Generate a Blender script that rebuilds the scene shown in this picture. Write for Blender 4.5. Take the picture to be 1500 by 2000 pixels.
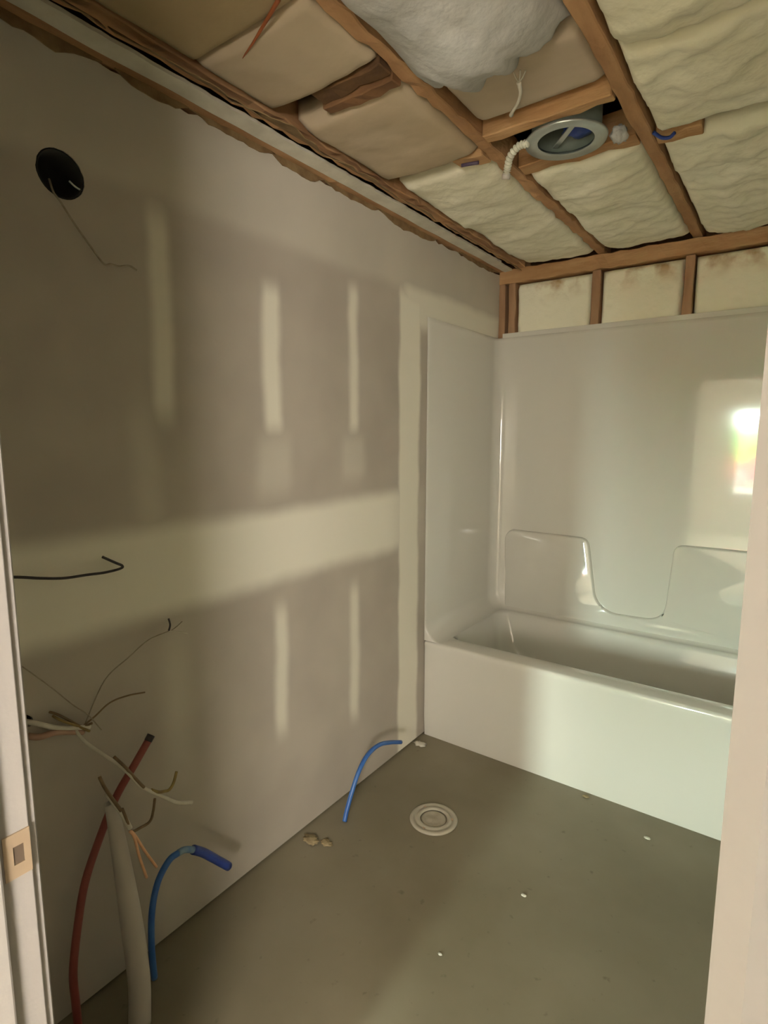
import bpy, bmesh, math, random
from mathutils import Vector, Matrix, noise

for o in list(bpy.data.objects): bpy.data.objects.remove(o)
S = bpy.context.scene
COL = S.collection

# ---------------------------------------------------------------- camera
cam = bpy.data.cameras.new('camera'); camo = bpy.data.objects.new('camera', cam); COL.objects.link(camo)
yaw, pitch, roll = 0.62528, 0.13927, 0.00077
fw = Vector((-math.sin(yaw)*math.cos(pitch), math.cos(yaw)*math.cos(pitch), -math.sin(pitch)))
rt = Vector((math.cos(yaw), math.sin(yaw), 0)); up = rt.cross(fw)
rt2 = math.cos(roll)*rt + math.sin(roll)*up; up2 = -math.sin(roll)*rt + math.cos(roll)*up
M = Matrix((rt2, up2, -fw)).transposed().to_4x4(); M.translation = Vector((1.3518, -0.5062, 1.4402))
camo.matrix_world = M
cam.sensor_fit = 'VERTICAL'; cam.sensor_height = 36; cam.lens = 1112.7*36/2000
cam.clip_start = 0.01
S.camera = camo

# ---------------------------------------------------------------- world, lights, exposure
SKY = 200.0
w = bpy.data.worlds.new('sky'); S.world = w; w.use_nodes = True
bg = w.node_tree.nodes['Background']
bg.inputs['Color'].default_value = (0.82, 1.0, 0.88, 1); bg.inputs['Strength'].default_value = SKY
S.view_settings.view_transform = 'Standard'; S.view_settings.look = 'None'
S.view_settings.gamma = 1; S.view_settings.use_curve_mapping = False
S.view_settings.exposure = 0.38

WIN = (0.63, 0.96, 0.55, 1.80)         # far hall window: x0 x1 z0 z1
HY = -4.2; HX0, HX1 = -1.0, 3.3
def portal(loc, sx, sy, rot):
    l = bpy.data.lights.new('window_portal', 'AREA'); l.shape = 'RECTANGLE'
    l.size = sx; l.size_y = sy; l.cycles.is_portal = True
    o = bpy.data.objects.new('window_portal', l); COL.objects.link(o); o.location = loc; o.rotation_euler = rot
portal(((WIN[0]+WIN[1])/2, HY-.02, (WIN[2]+WIN[3])/2), WIN[1]-WIN[0], WIN[3]-WIN[2], (math.radians(90), 0, 0))

sun = bpy.data.lights.new('sun', 'SUN'); sun.energy = 1350; sun.angle = math.radians(0.6); sun.color = (1, .95, .85)
suno = bpy.data.objects.new('sun', sun); COL.objects.link(suno)
suno.rotation_euler = (math.radians(-38), math.radians(6), 0)     # from above the house, shining away from its windows

FILL_L = 62           # radiance of the added fill globe in the hall

H = 2.28; TY = 2.406; TF = 1.687; HS = 1.936; HR = 0.472; WX = 1.524
DY0, DY1 = -0.377, -0.243          # hall face and bathroom face of the door wall
DXL, DXR = 0.62, 1.346; DZ = 2.04

# ---------------------------------------------------------------- materials
def mat(name, col, rough=.8, col2=None, scale=8, bump=0, bscale=60, metal=0, coat=0, detail=4, stretch=None, c2pos=(.35, .65)):
    m = bpy.data.materials.new(name); m.use_nodes = True; nt = m.node_tree; N = nt.nodes; L = nt.links
    b = N['Principled BSDF']; b.inputs['Roughness'].default_value = rough; b.inputs['Metallic'].default_value = metal
    b.inputs['Base Color'].default_value = (*col, 1)
    if coat: b.inputs['Coat Weight'].default_value = coat; b.inputs['Coat Roughness'].default_value = .04
    tc = N.new('ShaderNodeTexCoord'); src = tc.outputs['Object']
    if stretch:
        mp = N.new('ShaderNodeMapping'); mp.inputs['Scale'].default_value = stretch; L.new(src, mp.inputs[0]); src = mp.outputs[0]
    if col2:
        n = N.new('ShaderNodeTexNoise'); n.inputs['Scale'].default_value = scale; n.inputs['Detail'].default_value = detail
        L.new(src, n.inputs['Vector'])
        r = N.new('ShaderNodeValToRGB'); r.color_ramp.elements[0].position = c2pos[0]; r.color_ramp.elements[1].position = c2pos[1]
        r.color_ramp.elements[0].color = (*col, 1); r.color_ramp.elements[1].color = (*col2, 1)
        L.new(n.outputs['Fac'], r.inputs[0]); L.new(r.outputs[0], b.inputs['Base Color'])
    if bump:
        n2 = N.new('ShaderNodeTexNoise'); n2.inputs['Scale'].default_value = bscale; n2.inputs['Detail'].default_value = 3
        L.new(src, n2.inputs['Vector'])
        bp = N.new('ShaderNodeBump'); bp.inputs['Strength'].default_value = bump; bp.inputs['Distance'].default_value = .01
        L.new(n2.outputs['Fac'], bp.inputs['Height']); L.new(bp.outputs[0], b.inputs['Normal'])
    return m

WOOD = mat('framing_wood', (.36, .185, .08), .8, (.50, .29, .14), 6, .25, 40, stretch=(3, .6, 3))
WOODX = mat('framing_wood_across', (.40, .21, .085), .8, (.54, .33, .16), 6, .25, 40, stretch=(.6, 3, 3))
WOODZ = mat('framing_wood_upright', (.34, .19, .10), .8, (.46, .28, .16), 6, .25, 40, stretch=(3, 3, .6))
WDARK = mat('weathered_wood_and_shade', (.10, .05, .02), .9, (.16, .08, .03), 10, .3, 40)
PAPER = mat('torn_brown_paper', (.20, .12, .05), .9, (.30, .20, .09), 20, .3, 60)
FOAM = mat('cream_insulation', (.80, .76, .58), .95, (.88, .84, .68), 5, .4, 30)
FOAMB = mat('stained_insulation', (.95, .92, .74), .95, (.50, .32, .15), 9, .4, 30, c2pos=(.52, .68))
def stain_high(m, z0, z1, col):      # the brown stain sits only under the top plate
    nt = m.node_tree; N = nt.nodes; L = nt.links; b = N['Principled BSDF']; src = b.inputs['Base Color'].links[0].from_socket
    tc = N.new('ShaderNodeTexCoord'); sp = N.new('ShaderNodeSeparateXYZ'); L.new(tc.outputs['Object'], sp.inputs[0])
    r = N.new('ShaderNodeMapRange'); r.interpolation_type = 'SMOOTHSTEP'; r.inputs[1].default_value = z0; r.inputs[2].default_value = z1; L.new(sp.outputs['Z'], r.inputs[0])
    mx = N.new('ShaderNodeMix'); mx.data_type = 'RGBA'; L.new(r.outputs[0], mx.inputs[0]); mx.inputs[6].default_value = (*col, 1); L.new(src, mx.inputs[7]); L.new(mx.outputs[2], b.inputs['Base Color'])
stain_high(FOAMB, 2.08, 2.20, (.95, .92, .74))
WHITEF = mat('white_insulation', (.52, .51, .49), .95, (.47, .46, .44), 9, .3, 40)
KRAFT = mat('kraft_facing', (.46, .36, .235), .85, (.53, .43, .30), 3, .15, 20)
KRAFTD = mat('brown_facing', (.36, .27, .14), .85, (.43, .33, .19), 3, .2, 20)
TUB = mat('glossy_acrylic', (.72, .70, .635), .09, None, coat=.6)
JAMB = mat('white_trim_paint', (.45, .42, .405), .45, (.43, .40, .385), 3, .05, 80)
CASE = mat('tan_trim_shade_darkened', (.175, .150, .142), .5, (.165, .141, .133), 3, .05, 80)  # tan darkened for the shade a person in the doorway would cast
BRASS = mat('satin_brass', (.62, .47, .33), .45, (.55, .42, .30), 9, 0, metal=.35)
DARK = mat('black_recess', (.012, .012, .012), .7, (.02, .02, .018), 20)
GALV = mat('galvanised_steel', (.46, .50, .48), .35, (.56, .60, .58), 14, .1, 50, metal=.75)
REDP = mat('red_pipe', (.27, .06, .05), .45, (.32, .085, .065), 12)
BLUEP = mat('blue_pipe', (.03, .12, .42), .35, (.06, .18, .50), 14)
BLUEL = mat('pale_blue_scuff', (.25, .36, .45), .5, (.12, .24, .45), 40)
BLUED = mat('dark_blue_plastic', (.015, .04, .26), .35, (.03, .07, .34), 20)
PVC = mat('white_plastic', (.54, .49, .43), .5, (.48, .44, .385), 8)
WCAB = mat('white_cable', (.70, .66, .56), .6, (.62, .58, .48), 30)
BCAB = mat('brown_wire', (.16, .10, .05), .6, (.24, .16, .08), 30)
YCAB = mat('yellow_wire', (.34, .25, .08), .6, (.24, .16, .06), 60)
KCAB = mat('black_wire', (.035, .028, .03), .6, (.06, .05, .05), 40)
THREAD = mat('thin_grey_wire', (.30, .25, .18), .7, (.40, .35, .26), 60)
COPPER = mat('bare_copper', (.95, .58, .35), .4, (.85, .50, .28), 40, metal=.5)
HWALL = mat('hall_paint', (.72, .69, .62), .8, (.68, .65, .58), 3, .1, 60)
HFLOOR = mat('hall_subfloor', (.45, .38, .27), .8, (.52, .44, .33), 6, .2, 30)
GLASSF = mat('flange_plastic', (.52, .48, .38), .5, (.46, .42, .33), 20)
LEAFG = mat('foliage', (.10, .30, .04), .7, (.20, .42, .08), 12, .3, 30)
REDC = mat('red_paint', (.75, .05, .08), .3, (.70, .04, .06), 5, coat=.5)
GRASS = mat('grass', (.13, .26, .06), .9, (.2, .33, .1), 8)
PATH = mat('concrete', (.58, .60, .54), .9, (.66, .68, .61), 8)

def glass_mat():
    m = bpy.data.materials.new('window_glass'); m.use_nodes = True; nt = m.node_tree; N = nt.nodes
    for n in list(N): N.remove(n)
    o = N.new('ShaderNodeOutputMaterial'); t = N.new('ShaderNodeBsdfTransparent'); g = N.new('ShaderNodeBsdfGlossy')
    g.inputs['Roughness'].default_value = .02; x = N.new('ShaderNodeMixShader'); x.inputs[0].default_value = .06
    nt.links.new(t.outputs[0], x.inputs[1]); nt.links.new(g.outputs[0], x.inputs[2]); nt.links.new(x.outputs[0], o.inputs[0]); return m
GLASS = glass_mat()

def emit_mat(name, col, s):
    m = bpy.data.materials.new(name); m.use_nodes = True; b = m.node_tree.nodes['Principled BSDF']
    b.inputs['Emission Color'].default_value = (*col, 1); b.inputs['Emission Strength'].default_value = s; return m

# drywall with joint compound: a soft-edged patch for every taped joint and screw line
def drywall_mat():
    m = bpy.data.materials.new('taped_drywall'); m.use_nodes = True; nt = m.node_tree; N = nt.nodes; L = nt.links
    b = N['Principled BSDF']; b.inputs['Roughness'].default_value = .75
    tc = N.new('ShaderNodeTexCoord'); nz = N.new('ShaderNodeTexNoise'); nz.inputs['Scale'].default_value = 3.5; nz.inputs['Detail'].default_value = 4
    L.new(tc.outputs['Object'], nz.inputs['Vector'])
    sub = N.new('ShaderNodeVectorMath'); sub.operation = 'MULTIPLY_ADD'
    L.new(nz.outputs['Color'], sub.inputs[0]); sub.inputs[1].default_value = (.045, .045, .045); 
    ad = N.new('ShaderNodeVectorMath'); ad.operation = 'SUBTRACT'; L.new(tc.outputs['Object'], ad.inputs[0]); ad.inputs[1].default_value = (.022, .022, .022)
    L.new(ad.outputs[0], sub.inputs[2])
    sp = N.new('ShaderNodeSeparateXYZ'); L.new(sub.outputs[0], sp.inputs[0])
    def ss(src, a, b_):
        r = N.new('ShaderNodeMapRange'); r.interpolation_type = 'SMOOTHSTEP'; r.inputs[1].default_value = a; r.inputs[2].default_value = b_
        L.new(src, r.inputs[0]); return r.outputs[0]
    def mul(a, c):
        n = N.new('ShaderNodeMath'); n.operation = 'MULTIPLY'
        L.new(a, n.inputs[0])
        if isinstance(c, float): n.inputs[1].default_value = c
        else: L.new(c, n.inputs[1])
        return n.outputs[0]
    def box(y0, y1, z0, z1, fy, fz, k):
        a = mul(ss(sp.outputs['Y'], y0-fy, y0+fy), ss(sp.outputs['Y'], y1+fy, y1-fy))
        c = mul(ss(sp.outputs['Z'], z0-fz, z0+fz), ss(sp.outputs['Z'], z1+fz, z1-fz))
        return mul(mul(a, c), float(k))
    P = [(-1, 1.55, .955, 1.19, .2, .035, 1), (1.475, 1.63, -.2, 2.02, .014, .05, 1), (1.5, 2.6, 1.88, 2.05, .05, .035, .9),
         (-1, 2.6, 2.02, 2.5, .1, .03, .28),
         (.362, .420, 1.48, 1.99, .02, .06, .75), (.34, .42, .50, .93, .04, .15, .3), (.29, .36, 1.15, 1.5, .03, .1, .25),
         (.735, .805, 1.44, 1.89, .02, .04, .95), (.745, .80, .42, .86, .02, .06, .8), (.70, .84, 1.25, 1.42, .03, .05, .3),
         (1.148, 1.198, 1.44, 1.97, .02, .04, .85), (1.145, 1.195, .30, .85, .02, .06, .75), (1.11, 1.24, 1.27, 1.42, .03, .04, .3),
         (.30, .36, -.1, .3, .05, .1, .15)]
    cur = None
    for p in P:
        o = box(*p)
        if cur is None: cur = o
        else:
            n = N.new('ShaderNodeMath'); n.operation = 'MAXIMUM'; L.new(cur, n.inputs[0]); L.new(o, n.inputs[1]); cur = n.outputs[0]
    n3 = N.new('ShaderNodeTexNoise'); n3.inputs['Scale'].default_value = 4; L.new(tc.outputs['Object'], n3.inputs['Vector'])
    r = N.new('ShaderNodeValToRGB'); r.color_ramp.elements[0].color = (.46, .41, .345, 1); r.color_ramp.elements[1].color = (.52, .465, .39, 1)
    r.color_ramp.elements[0].position = .35; r.color_ramp.elements[1].position = .65
    L.new(n3.outputs['Fac'], r.inputs[0])
    mx = N.new('ShaderNodeMix'); mx.data_type = 'RGBA'; L.new(cur, mx.inputs[0]); L.new(r.outputs[0], mx.inputs[6]); mx.inputs[7].default_value = (.88, .84, .71, 1)
    L.new(mx.outputs[2], b.inputs['Base Color'])
    n4 = N.new('ShaderNodeTexNoise'); n4.inputs['Scale'].default_value = 90; L.new(tc.outputs['Object'], n4.inputs['Vector'])
    bp = N.new('ShaderNodeBump'); bp.inputs['Strength'].default_value = .06; bp.inputs['Distance'].default_value = .004
    L.new(n4.outputs['Fac'], bp.inputs['Height']); L.new(bp.outputs[0], b.inputs['Normal'])
    return m
DRY = drywall_mat()

def floor_mat():
    m = bpy.data.materials.new('dusty_subfloor'); m.use_nodes = True; nt = m.node_tree; N = nt.nodes; L = nt.links
    b = N['Principled BSDF']; b.inputs['Roughness'].default_value = .6
    tc = N.new('ShaderNodeTexCoord')
    n = N.new('ShaderNodeTexNoise'); n.inputs['Scale'].default_value = 1.8; n.inputs['Detail'].default_value = 6; L.new(tc.outputs['Object'], n.inputs['Vector'])
    r = N.new('ShaderNodeValToRGB'); r.color_ramp.elements[0].color = (.21, .18, .115, 1); r.color_ramp.elements[1].color = (.285, .25, .178, 1)
    r.color_ramp.elements[0].position = .35; r.color_ramp.elements[1].position = .68; L.new(n.outputs['Fac'], r.inputs[0])
    n2 = N.new('ShaderNodeTexNoise'); n2.inputs['Scale'].default_value = 28; n2.inputs['Detail'].default_value = 5; L.new(tc.outputs['Object'], n2.inputs['Vector'])
    r2 = N.new('ShaderNodeValToRGB'); r2.color_ramp.elements[0].color = (.30, .24, .14, 1); r2.color_ramp.elements[1].color = (1, 1, 1, 1)
    r2.color_ramp.elements[0].position = .22; r2.color_ramp.elements[1].position = .34; L.new(n2.outputs['Fac'], r2.inputs[0])
    mx = N.new('ShaderNodeMix'); mx.data_type = 'RGBA'; mx.blend_type = 'MULTIPLY'; mx.inputs[0].default_value = .5
    L.new(r.outputs[0], mx.inputs[6]); L.new(r2.outputs[0], mx.inputs[7]); L.new(mx.outputs[2], b.inputs['Base Color'])
    return m
FLOOR = floor_mat()

# ---------------------------------------------------------------- helpers
def link(name, me, m, parent=None, smooth=False, bevel=0, seg=2):
    o = bpy.data.objects.new(name, me); COL.objects.link(o)
    if m: me.materials.append(m)
    if smooth:
        for p in me.polygons: p.use_smooth = True
    if bevel:
        b = o.modifiers.new('bevel', 'BEVEL'); b.width = bevel; b.segments = seg; b.limit_method = 'ANGLE'
    if parent: o.parent = parent
    return o
def obj(name, bm, m, parent=None, **k):
    bmesh.ops.recalc_face_normals(bm, faces=bm.faces[:])
    me = bpy.data.meshes.new(name); bm.to_mesh(me); bm.free(); return link(name, me, m, parent, **k)
def bx(bm, x0, x1, y0, y1, z0, z1):
    vs = [bm.verts.new((x, y, z)) for x in (x0, x1) for y in (y0, y1) for z in (z0, z1)]
    for f in ((0,1,3,2),(4,6,7,5),(0,4,5,1),(2,3,7,6),(0,2,6,4),(1,5,7,3)): bm.faces.new([vs[i] for i in f])
def box(name, dims, m, parent=None, **k):
    bm = bmesh.new(); bx(bm, *dims); return obj(name, bm, m, parent, **k)
def tag(o, label=None, cat=None, group=None, kind=None):
    if label: o['label'] = label
    if cat: o['category'] = cat
    if group: o['group'] = group
    if kind: o['kind'] = kind
    return o
def empty(name, loc=(0, 0, 0)):
    o = bpy.data.objects.new(name, None); COL.objects.link(o); o.location = loc; o.empty_display_size = .05
    return o
def part(o, root):      # world-coordinate mesh under an empty that is not at the origin
    o.parent = root; o.matrix_parent_inverse = Matrix.Translation(root.location).inverted(); return o

def spline(pts, n=8):
    P = [Vector(p) for p in pts]
    if len(P) < 3: return [P[0].lerp(P[-1], i/n) for i in range(n+1)]
    E = [P[0]*2-P[1]] + P + [P[-1]*2-P[-2]]; out = []
    for i in range(1, len(E)-2):
        a, b, c, d = E[i-1], E[i], E[i+1], E[i+2]
        for k in range(n):
            t = k/n
            out.append(.5*((2*b)+(c-a)*t+(2*a-5*b+4*c-d)*t*t+(3*b-a-3*c+d)*t**3))
    out.append(P[-1]); return out
def tube(bm, pts, r, sides=10, n=6, hollow=0):
    C = spline(pts, n); m = len(C)
    rr = (lambda t: r) if not callable(r) else r
    T = [(C[min(i+1, m-1)]-C[max(i-1, 0)]).normalized() for i in range(m)]
    ref = Vector((0, 0, 1)) if abs(T[0].z) < .9 else Vector((1, 0, 0))
    nrm = T[0].cross(ref).normalized(); rings = []
    for i in range(m):
        nrm = (nrm - T[i]*nrm.dot(T[i])).normalized(); bn = T[i].cross(nrm); R = rr(i/(m-1))
        rings.append([bm.verts.new(C[i]+(nrm*math.cos(a)+bn*math.sin(a))*R) for a in [2*math.pi*k/sides for k in range(sides)]])
    for i in range(m-1):
        for k in range(sides):
            bm.faces.new((rings[i][k], rings[i][(k+1) % sides], rings[i+1][(k+1) % sides], rings[i+1][k]))
    bm.faces.new(rings[0][::-1])
    if hollow:      # open mouth with a recessed bore
        e = rings[-1]; c = C[-1]; R = rr(1)
        inn = [bm.verts.new(c+(v.co-c)*hollow) for v in e]; dp = [bm.verts.new(v.co-T[-1]*R*2.5) for v in inn]
        for k in range(sides):
            j = (k+1) % sides
            bm.faces.new((e[k], e[j], inn[j], inn[k])); bm.faces.new((inn[k], inn[j], dp[j], dp[k]))
        bm.faces.new(dp)
    else: bm.faces.new(rings[-1])
def tubeobj(name, pts, r, m, parent=None, sides=10, n=6, hollow=0):
    bm = bmesh.new(); tube(bm, pts, r, sides, n, hollow)
    o = obj(name, bm, m, None, smooth=True)
    if parent: part(o, parent)
    return o
def lathe(name, prof, m, parent=None, loc=(0, 0, 0), seg=40, axis='z', wob=0):
    bm = bmesh.new(); rings = []
    for (r, z) in prof:
        ring = []
        for k in range(seg):
            a = 2*math.pi*k/seg; q = r*(1+wob*noise.noise(Vector((math.cos(a)*2, math.sin(a)*2, r*30))))
            p = (q*math.cos(a), q*math.sin(a), z)
            if axis == 'x': p = (p[2], p[0], p[1])
            ring.append(bm.verts.new(Vector(p)+Vector(loc)))
        rings.append(ring)
    for i in range(len(rings)-1):
        for k in range(seg): bm.faces.new((rings[i][k], rings[i][(k+1) % seg], rings[i+1][(k+1) % seg], rings[i+1][k]))
    for q, rg in ((0, rings[0]), (-1, rings[-1])):
        if prof[q][0] < .0015: bm.faces.new(rg)
    o = obj(name, bm, m, None, smooth=True)
    if parent: part(o, parent)
    return o
def prism(bm, poly, f0, f1):
    a = [bm.verts.new(f0(p)) for p in poly]; b = [bm.verts.new(f1(p)) for p in poly]; n = len(poly)
    bm.faces.new(a); bm.faces.new(b[::-1])
    for i in range(n): bm.faces.new((a[i], a[(i+1) % n], b[(i+1) % n], b[i]))
def fillet(poly, rad, n=6):
    out = []; N = len(poly)
    for i, (x, y, r) in enumerate([(p[0], p[1], p[2] if len(p) > 2 else rad) for p in poly]):
        P = Vector((x, y)); A = Vector(poly[i-1][:2]); B = Vector(poly[(i+1) % N][:2])
        if r <= 0: out.append((x, y)); continue
        p0 = P+(A-P).normalized()*r; p2 = P+(B-P).normalized()*r
        for k in range(n+1):
            t = k/n; q = p0*(1-t)**2+P*2*t*(1-t)+p2*t*t; out.append((q.x, q.y))
    return out

def rough_lumber(name, x0, x1, y0, y1, z0, z1, m, axis, seed, parent, amp=.004, step=.05):
    """a sawn board whose arrises are worn and splintered"""
    rnd = random.Random(seed); bm = bmesh.new()
    L0, L1 = {'x': (x0, x1), 'y': (y0, y1), 'z': (z0, z1)}[axis]; n = max(2, int((L1-L0)/step))
    rings = []
    for i in range(n+1):
        t = L0+(L1-L0)*i/n
        cs = {'x': [(t, y0, z0), (t, y1, z0), (t, y1, z1), (t, y0, z1)], 'y': [(x0, t, z0), (x1, t, z0), (x1, t, z1), (x0, t, z1)],
              'z': [(x0, y0, t), (x1, y0, t), (x1, y1, t), (x0, y1, t)]}[axis]
        ring = []
        for c in cs:
            v = Vector(c)
            for q in range(3):
                if 'xyz'[q] != axis: v[q] += rnd.uniform(-amp, amp)
            ring.append(bm.verts.new(v))
        rings.append(ring)
    for i in range(n):
        for k in range(4): bm.faces.new((rings[i][k], rings[i][(k+1) % 4], rings[i+1][(k+1) % 4], rings[i+1][k]))
    bm.faces.new(rings[0]); bm.faces.new(rings[-1])
    o = obj(name, bm, m, None, bevel=.003, seg=1)
    if parent: part(o, parent)
    return o

# ---------------------------------------------------------------- setting: bathroom shell
st = lambda o: tag(o, kind='structure')
fl = st(box('floor', (-.12, WX+.12, DY0, TY+.12, -.06, 0), FLOOR))

# left wall: drywall sheet with a round hole and a torn hole, sole plate and sheathing behind
HOLE = (0.161, 1.997, .051)
wl = empty('wall_left'); st(wl)
def wall_sheet():
    bm = bmesh.new(); rnd = random.Random(3)
    y0, y1, z0, z1 = DY1, TY+.02, .008, 2.262
    top = [(y0+(y1-y0)*i/90, z1+rnd.uniform(-.006, .006)) for i in range(91)]
    outer = [(y1, z0), (y0, z0)]+top
    circ = [(HOLE[0]+HOLE[2]*math.cos(2*math.pi*k/32)*(1+.05*noise.noise(Vector((k*.7, 0, 0)))), HOLE[1]+HOLE[2]*math.sin(2*math.pi*k/32)*(1+.05*noise.noise(Vector((k*.7, 3, 0))))) for k in range(32)]
    torn = [(-.012, .815), (.000, .812), (.010, .802), (.012, .790), (.004, .782), (-.008, .784), (-.016, .794), (-.018, .806)]
    edges = []
    for loop in (outer, circ, torn):
        v = [bm.verts.new((0, a, b)) for a, b in loop]
        edges += [bm.edges.new((v[i], v[(i+1) % len(v)])) for i in range(len(v))]
    r = bmesh.ops.triangle_fill(bm, edges=edges, use_beauty=True)
    fs = [f for f in bm.faces]
    # drop anything filled inside the holes
    for f in fs:
        c = f.calc_center_median()
        if math.hypot(c.y-HOLE[0], c.z-HOLE[1]) < HOLE[2]*.9 and all(math.hypot(v.co.y-HOLE[0], v.co.z-HOLE[1]) < HOLE[2]*1.1 for v in f.verts): bm.faces.remove(f)
        elif all(any(abs(v.co.y-a) < 1e-5 and abs(v.co.z-b) < 1e-5 for a, b in torn) for v in f.verts) and False: bm.faces.remove(f)
    ex = bmesh.ops.extrude_face_region(bm, geom=bm.faces[:])
    for e in ex['geom']:
        if isinstance(e, bmesh.types.BMVert): e.co.x -= .0127
    return obj('drywall', bm, DRY, wl)
wall_sheet()
rough_lumber('sole_plate', -.10, -.014, DY1, TY, .001, .037, WOOD, 'y', 1, wl, .001)
for i, y in enumerate((.37, .77, 1.17, 1.55)): rough_lumber('stud', -.10, -.014, y-.019, y+.019, .04, 2.20, WOODZ, 'z', 10+i, wl, .001, .4)
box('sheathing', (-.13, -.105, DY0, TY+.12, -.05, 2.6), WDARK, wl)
# torn brown facing paper hanging along the head of the drywall
def strip(name, x0, x1, z0, z1, segs, m, seed, parent, amp, axis_y=(0, 2)):
    pass
tp = rough_lumber('top_plate', -.10, .030, DY1, TY-.002, 2.272, 2.31, WOOD, 'y', 5, wl, .003, .03)
def ragged(name, y0, y1, z, h, seed, m, x, th=.003, ins=0):
    rnd = random.Random(seed); n = max(3, int((y1-y0)/.02)); bm = bmesh.new(); A = []
    for i in range(n+1):
        y = y0+(y1-y0)*i/n; e = min(1, 4*min(i, n-i)/n+.15)
        d = h*e*(.65+.7*abs(noise.noise(Vector((y*9, seed, 0)))))+rnd.uniform(-.002, .002)
        A.append([bm.verts.new(q) for q in ((x, y, z), (x+th, y, z), (x+th, y, z-d), (x, y, z-d))])
    for i in range(n):
        for k in range(4): bm.faces.new((A[i][k], A[i][(k+1) % 4], A[i+1][(k+1) % 4], A[i+1][k]))
    bm.faces.new(A[0]); bm.faces.new(A[-1]); o = obj(name, bm, m, wl); return o
for i, (a, b, h) in enumerate([(-.2, .27, .022), (.30, .50, .020), (.50, .80, .016), (.79, 1.02, .026), (1.02, 1.35, .012), (1.35, 1.75, .028), (1.95, 2.40, .016)]):
    ragged('torn_paper', a, b, 2.272, h+.008, 20+i, PAPER, .0008)

# back wall: framing above the surround
wb = empty('wall_back'); st(wb)
rough_lumber('top_plate', 0.0, WX+.05, TY, TY+.09, 2.212, 2.279, WOODX, 'x', 41, wb, .004, .04)
for i, (a, b) in enumerate([(0.002, .036), (.056, .094), (.484, .522), (.883, .921), (1.29, 1.328)]):
    rough_lumber('stud', a, b, TY, TY+.088, 0, 2.210, WOODZ, 'z', 50+i, wb, .002, .06)
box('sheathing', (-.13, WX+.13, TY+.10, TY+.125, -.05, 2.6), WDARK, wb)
st(box('wall_right', (WX, WX+.10, DY1, TY+.1, 0, 2.6), DRY))

# ceiling: joists, blocking, nailer strips, roof deck
ce = empty('ceiling', (.75, 1, H)); st(ce)
C0, C1 = DY1+.0, TY+.09
rough_lumber('joist', .092, .142, C0, C1, H+.002, H+.09, WOOD, 'y', 61, ce, .005, .035)
rough_lumber('joist', .505, .543, C0, C1, H+.002, H+.09, WOOD, 'y', 62, ce, .005, .035)
rough_lumber('joist', .905, .944, C0, C1, H+.002, H+.09, WOOD, 'y', 63, ce, .003, .05)
rough_lumber('joist', 1.305, 1.343, C0, C1, H+.002, H+.09, WOOD, 'y', 64, ce, .003, .05)
# strip of old ceiling board left along the wall
def remnant():
    bm = bmesh.new(); rnd = random.Random(9); n = 130; A = []
    for i in range(n+1):
        y = DY1+(TY-.01-DY1)*i/n
        a = .034+.006*noise.noise(Vector((y*6, 1, 0))); b = .0865+.004*noise.noise(Vector((y*7, 5, 0)))+rnd.uniform(-.002, .002)
        if y > 2.25: b = .075
        A.append([bm.verts.new(q) for q in ((a, y, 2.268), (b, y, 2.271), (b, y, 2.2795), (a, y, 2.2795))])
    for i in range(n):
        for k in range(4): bm.faces.new((A[i][k], A[i][(k+1) % 4], A[i+1][(k+1) % 4], A[i+1][k]))
    bm.faces.new(A[0]); bm.faces.new(A[-1])
    o = obj('ceiling_board_remnant', bm, mat('old_ceiling_board', (.58, .54, .44), .9, (.68, .64, .53), 14, .2, 50)); part(o, ce)
remnant()
def flap(y0, y1, w, seed):
    bm = bmesh.new(); rnd = random.Random(seed); n = int((y1-y0)/.02); A = []
    for i in range(n+1):
        y = y0+(y1-y0)*i/n; e = min(1, 3*min(i, n-i)/n+.1); b = .145+w*e*(.5+.9*abs(noise.noise(Vector((y*8, seed, 0)))))+rnd.uniform(-.003, .003)
        A.append([bm.verts.new(q) for q in ((.120, y, H-.008), (b, y, H-.032), (b+.001, y, H-.030), (.120, y, H-.0055))])
    for i in range(n):
        for k in range(4): bm.faces.new((A[i][k], A[i][(k+1) % 4], A[i+1][(k+1) % 4], A[i+1][k]))
    bm.faces.new(A[0]); bm.faces.new(A[-1]); obj('torn_paper', bm, PAPER, wl)
for i, (a, b, c) in enumerate([(-.2, .2, .02), (.22, .62, .03), (.52, .86, .05), (.86, 1.25, .03), (1.30, 1.50, .03), (1.62, 2.35, .018)]): flap(a, b, c, 80+i)
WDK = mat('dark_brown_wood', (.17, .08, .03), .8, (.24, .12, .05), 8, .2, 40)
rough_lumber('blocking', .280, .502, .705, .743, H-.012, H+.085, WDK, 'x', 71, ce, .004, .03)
rough_lumber('blocking', .288, .502, .652, .702, H-.003, H+.085, WDARK, 'x', 72, ce, .004, .03)  # dark board stands in for the shaded cavity beside the block
rough_lumber('blocking', .546, .902, 1.088, 1.126, H-.004, H+.085, WOODX, 'x', 73, ce, .004, .04)
rough_lumber('blocking', .546, .902, 1.343, 1.408, H+.004, H+.085, WOODX, 'x', 74, ce, .004, .04)
rough_lumber('blocking', .400, .502, 1.176, 1.240, H-.002, H+.085, WOODX, 'x', 75, ce, .006, .03)
rough_lumber('blocking', .947, 1.065, 1.385, 1.425, H-.004, H+.085, WOODX, 'x', 76, ce, .006, .03)
box('roof_deck', (-.2, WX+.2, DY1, TY+.2, 2.56, 2.6), WDARK); ce_d = bpy.data.objects['roof_deck']; part(ce_d, ce)

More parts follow.
